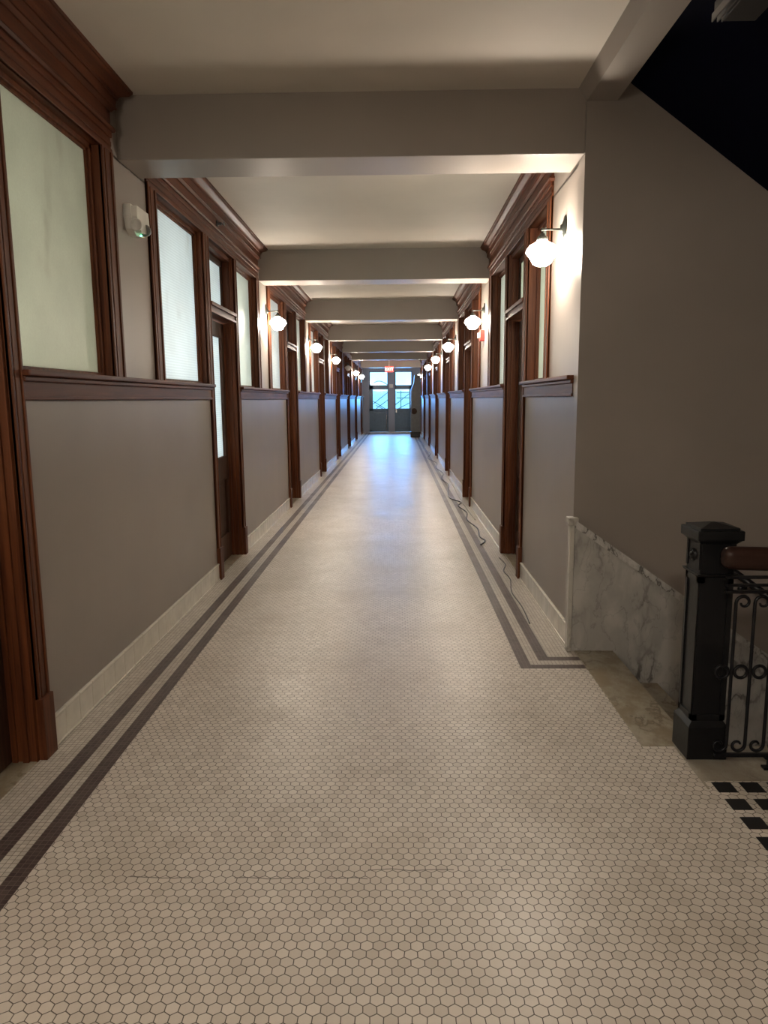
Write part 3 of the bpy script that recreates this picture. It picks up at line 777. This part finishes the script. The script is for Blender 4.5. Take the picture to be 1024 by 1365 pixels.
cord('thin_cord', [(0.885, 4.7), (0.90, 5.1), (0.89, 5.5), (0.94, 5.9), (0.93, 6.2), (0.98, 6.45), (0.965, 6.75)], 0.004, M['blackP'], 'thin dark cord on the border tiles before the first right doorway')
cord('white_cord', [(0.97, 8.9), (0.955, 9.8), (0.95, 10.5), (0.96, 11.6), (0.975, 13.0), (0.96, 14.4), (0.975, 15.3)], 0.008, M['cordL'], 'pale cord lying against the right baseboard in mid corridor')

# ------------------------------------------------------------------ grey cabinet at the far right
cb_ = empty('equipment_cabinet', (0.76, 29.0, 0)); tag(cb_, 'tall grey cabinet with black base standing at far right end', 'cabinet')
b = MB(); b.box((-0.22, -0.30, 0.0), (0.16, 0.25, 0.22), bev=0.02); b.build('cabinet_base', M['blackP'], cb_)
b = MB(); b.prism([(-0.20, 0.2), (0.18, 0.2), (0.18, 2.42), (-0.06, 2.42), (-0.09, 2.1), (-0.20, 1.85)], 1, -0.24, 0.22); b.build('cabinet_body', M['cab'], cb_)
b = MB(); b.lathe([(0.0, 0.0), (0.12, 0.0), (0.11, -0.012), (0.0, -0.012)], (-0.08, -0.24, 1.02), axis=1, seg=16); b.build('cabinet_pad', M['rust'], cb_, label='brown round patch')

# ------------------------------------------------------------------ end wall, doors, outside
ew = MB()
DX0, DX1, DM0, DM1, DT = -1.24, 0.70, -0.37, -0.09, 2.74
ew.box((XL-0.1, YE, -0.02), (DX0, YE+0.2, 3.3)); ew.box((DX1, YE, -0.02), (XR+0.1, YE+0.2, 3.3)); ew.box((DX0, YE, DT), (DX1, YE+0.2, 3.3))
ew.build('wall_end', M['endWall'], kind='structure')
def endleaf(x0, x1, side):
    r = empty(num('door'), ((x0+x1)/2, YE+0.05, 0)); r['kind'] = 'structure'; w = (x1-x0)/2
    b = MB()
    for (a, c_, z0, z1) in ((-w, w, 2.69, 2.74), (-w, w, 1.93, 2.12), (-w, w, 0.97, 1.08), (-w, w, 0.03, 0.12), (-w, -w+0.05, 2.1, 2.7), (w-0.05, w, 2.1, 2.7)):
        b.box((a, 0, z0), (c_, 0.06, z1), bev=0.004)
    s0, s1 = (0.17, 0.04) if side < 0 else (0.04, 0.13)
    b.box((-w, 0, 0.03), (-w+s0, 0.06, 2.1)); b.box((w-s1, 0, 0.03), (w, 0.06, 2.1))
    b.build('door_frame', M['doorGrey'], r)
    b = MB(); b.box((-w+0.03, 0.02, 0.12), (w-0.03, 0.05, 0.97)); b.box((-w+s0+0.03, 0.012, 0.18), (w-s1-0.03, 0.03, 0.91), bev=0.006); b.build('door_panel', M['doorGrey'], r)
    b = MB(); b.box((-w+s0-0.01, 0.03, 1.07), (w-s1+0.01, 0.036, 1.94)); b.build('door_pane', M['clear'], r)
    b = MB(); b.box((-w+0.04, 0.03, 2.11), (w-0.04, 0.036, 2.70)); b.build('transom_pane', M['clear'], r)
    b = MB(); b.tube([(w-0.09 if side < 0 else -w+0.09, -0.05, 0.15), (w-0.09 if side < 0 else -w+0.09, -0.05, 0.98)], 0.016, 10) if side < 0 else b.box((-w+0.04, -0.02, 0.9), (-w+0.1, 0.0, 1.05), bev=0.004)
    b.build('door_pull', plain('brushed_steel', (0.6, 0.62, 0.64), 0.25, 0.9), r)
endleaf(DX0, DM0, -1); endleaf(DM1, DX1, 1)
b = MB(); b.box((DM0, YE+0.0, 0), (DM1, YE+0.14, DT)); b.box((DX0-0.06, YE-0.02, 0), (DX0, YE+0.05, DT+0.06), bev=0.004); b.box((DX1, YE-0.02, 0), (DX1+0.06, YE+0.05, DT+0.06), bev=0.004); b.box((DX0, YE-0.02, DT), (DX1, YE+0.05, DT+0.06), bev=0.004)
b.build('trim_end_door_frame', M['endWall'], kind='structure')
b = MB(); b.box((DX0, YE-0.03, 0.0), (DX1, YE+0.1, 0.025), bev=0.003); b.build('trim_end_threshold', M['marbleTrim'], kind='structure')
b = MB(); b.box((-0.33, YE-0.05, 2.0), (-0.16, YE-0.001, 2.16), bev=0.01); o = b.build('wall_box', M['white']); tag(o, 'small white box mounted on the post between the end doors', 'wall box')

ex = empty('exit_sign', (-0.30, 29.9, 2.80)); tag(ex, 'lit red EXIT sign hanging in front of the end doors', 'exit sign')
b = MB(); b.box((-0.165, -0.02, -0.21), (0.165, 0.02, 0.0), bev=0.008); b.build('sign_housing', M['redE'], ex)
b = MB(); b.tube([(0, 0, -0.01), (0, 0, ZC-2.80)], 0.008, 8); b.build('hanging_rod', M['white'], ex)
cu_ = bpy.data.curves.new('exit_text', 'FONT'); cu_.body = 'EXIT'; cu_.size = 0.17; cu_.extrude = 0.003; cu_.align_x = 'CENTER'; cu_.align_y = 'CENTER'
to = bpy.data.objects.new('tmp_text', cu_); COL.objects.link(to)
me = bpy.data.meshes.new_from_object(to.evaluated_get(bpy.context.evaluated_depsgraph_get())); bpy.data.objects.remove(to)
me.materials.clear(); me.materials.append(M['whiteE'])
lt = bpy.data.objects.new('sign_lettering', me); COL.objects.link(lt); lt.parent = ex; lt.location = (0, -0.024, -0.105); lt.rotation_euler = (PI/2, 0, 0)

# outside the end doors: landing, steel stair bars and a pale building
b = MB(); b.box((-3, YE+0.2, -0.06), (3, YE+4.5, -0.01)); b.build('ground_landing', M['room'], kind='structure')
b = MB(); b.box((-9, 46, -3), (9, 46.4, 2.0)); 
for i in range(9): b.box((-9, 45.9, -2+i*0.45), (9, 46, -1.93+i*0.45))
o = b.build('facade_building', M['bldg']); tag(o, 'pale building with banded cladding seen through the end door glass', 'building')
rf = empty('fire_escape', (0, YE+2.6, 0)); tag(rf, 'dark steel fire escape bars seen through the end door panes', 'fire escape')
def bars(name, segs):
    b = MB()
    for p, q in segs: b.tube([p, q], 0.022, 6)
    b.build(name, M['bar'], rf)
bars('stair_bar', [((-1.5, 0, 1.0), (-0.2, 0, 2.0)), ((-1.2, 0, 0.9), (-0.1, 0, 1.7)), ((-1.3, 0, 1.5), (-0.5, 0, 1.0)), ((-1.0, 0, 1.2), (-0.4, 0, 0.9)), ((0.0, 0, 1.0), (0.7, 0, 1.35)), ((0.0, 0, 1.55), (0.9, 0, 1.55)), ((0.2, 0, -0.01), (0.2, 0, 1.9)), ((-1.4, 0, -0.01), (-1.4, 0, 1.2)), ((0.0, 0, 1.8), (0.9, 0, 1.8)), ((-0.1, 0, 1.2), (0.8, 0, 1.9))])
bars('canopy_arc', [((-1.3+0.9*i/10, 0.1, 2.15+0.22*math.sin(PI*i/10)), (-1.3+0.9*(i+1)/10, 0.1, 2.15+0.22*math.sin(PI*(i+1)/10))) for i in range(10)])
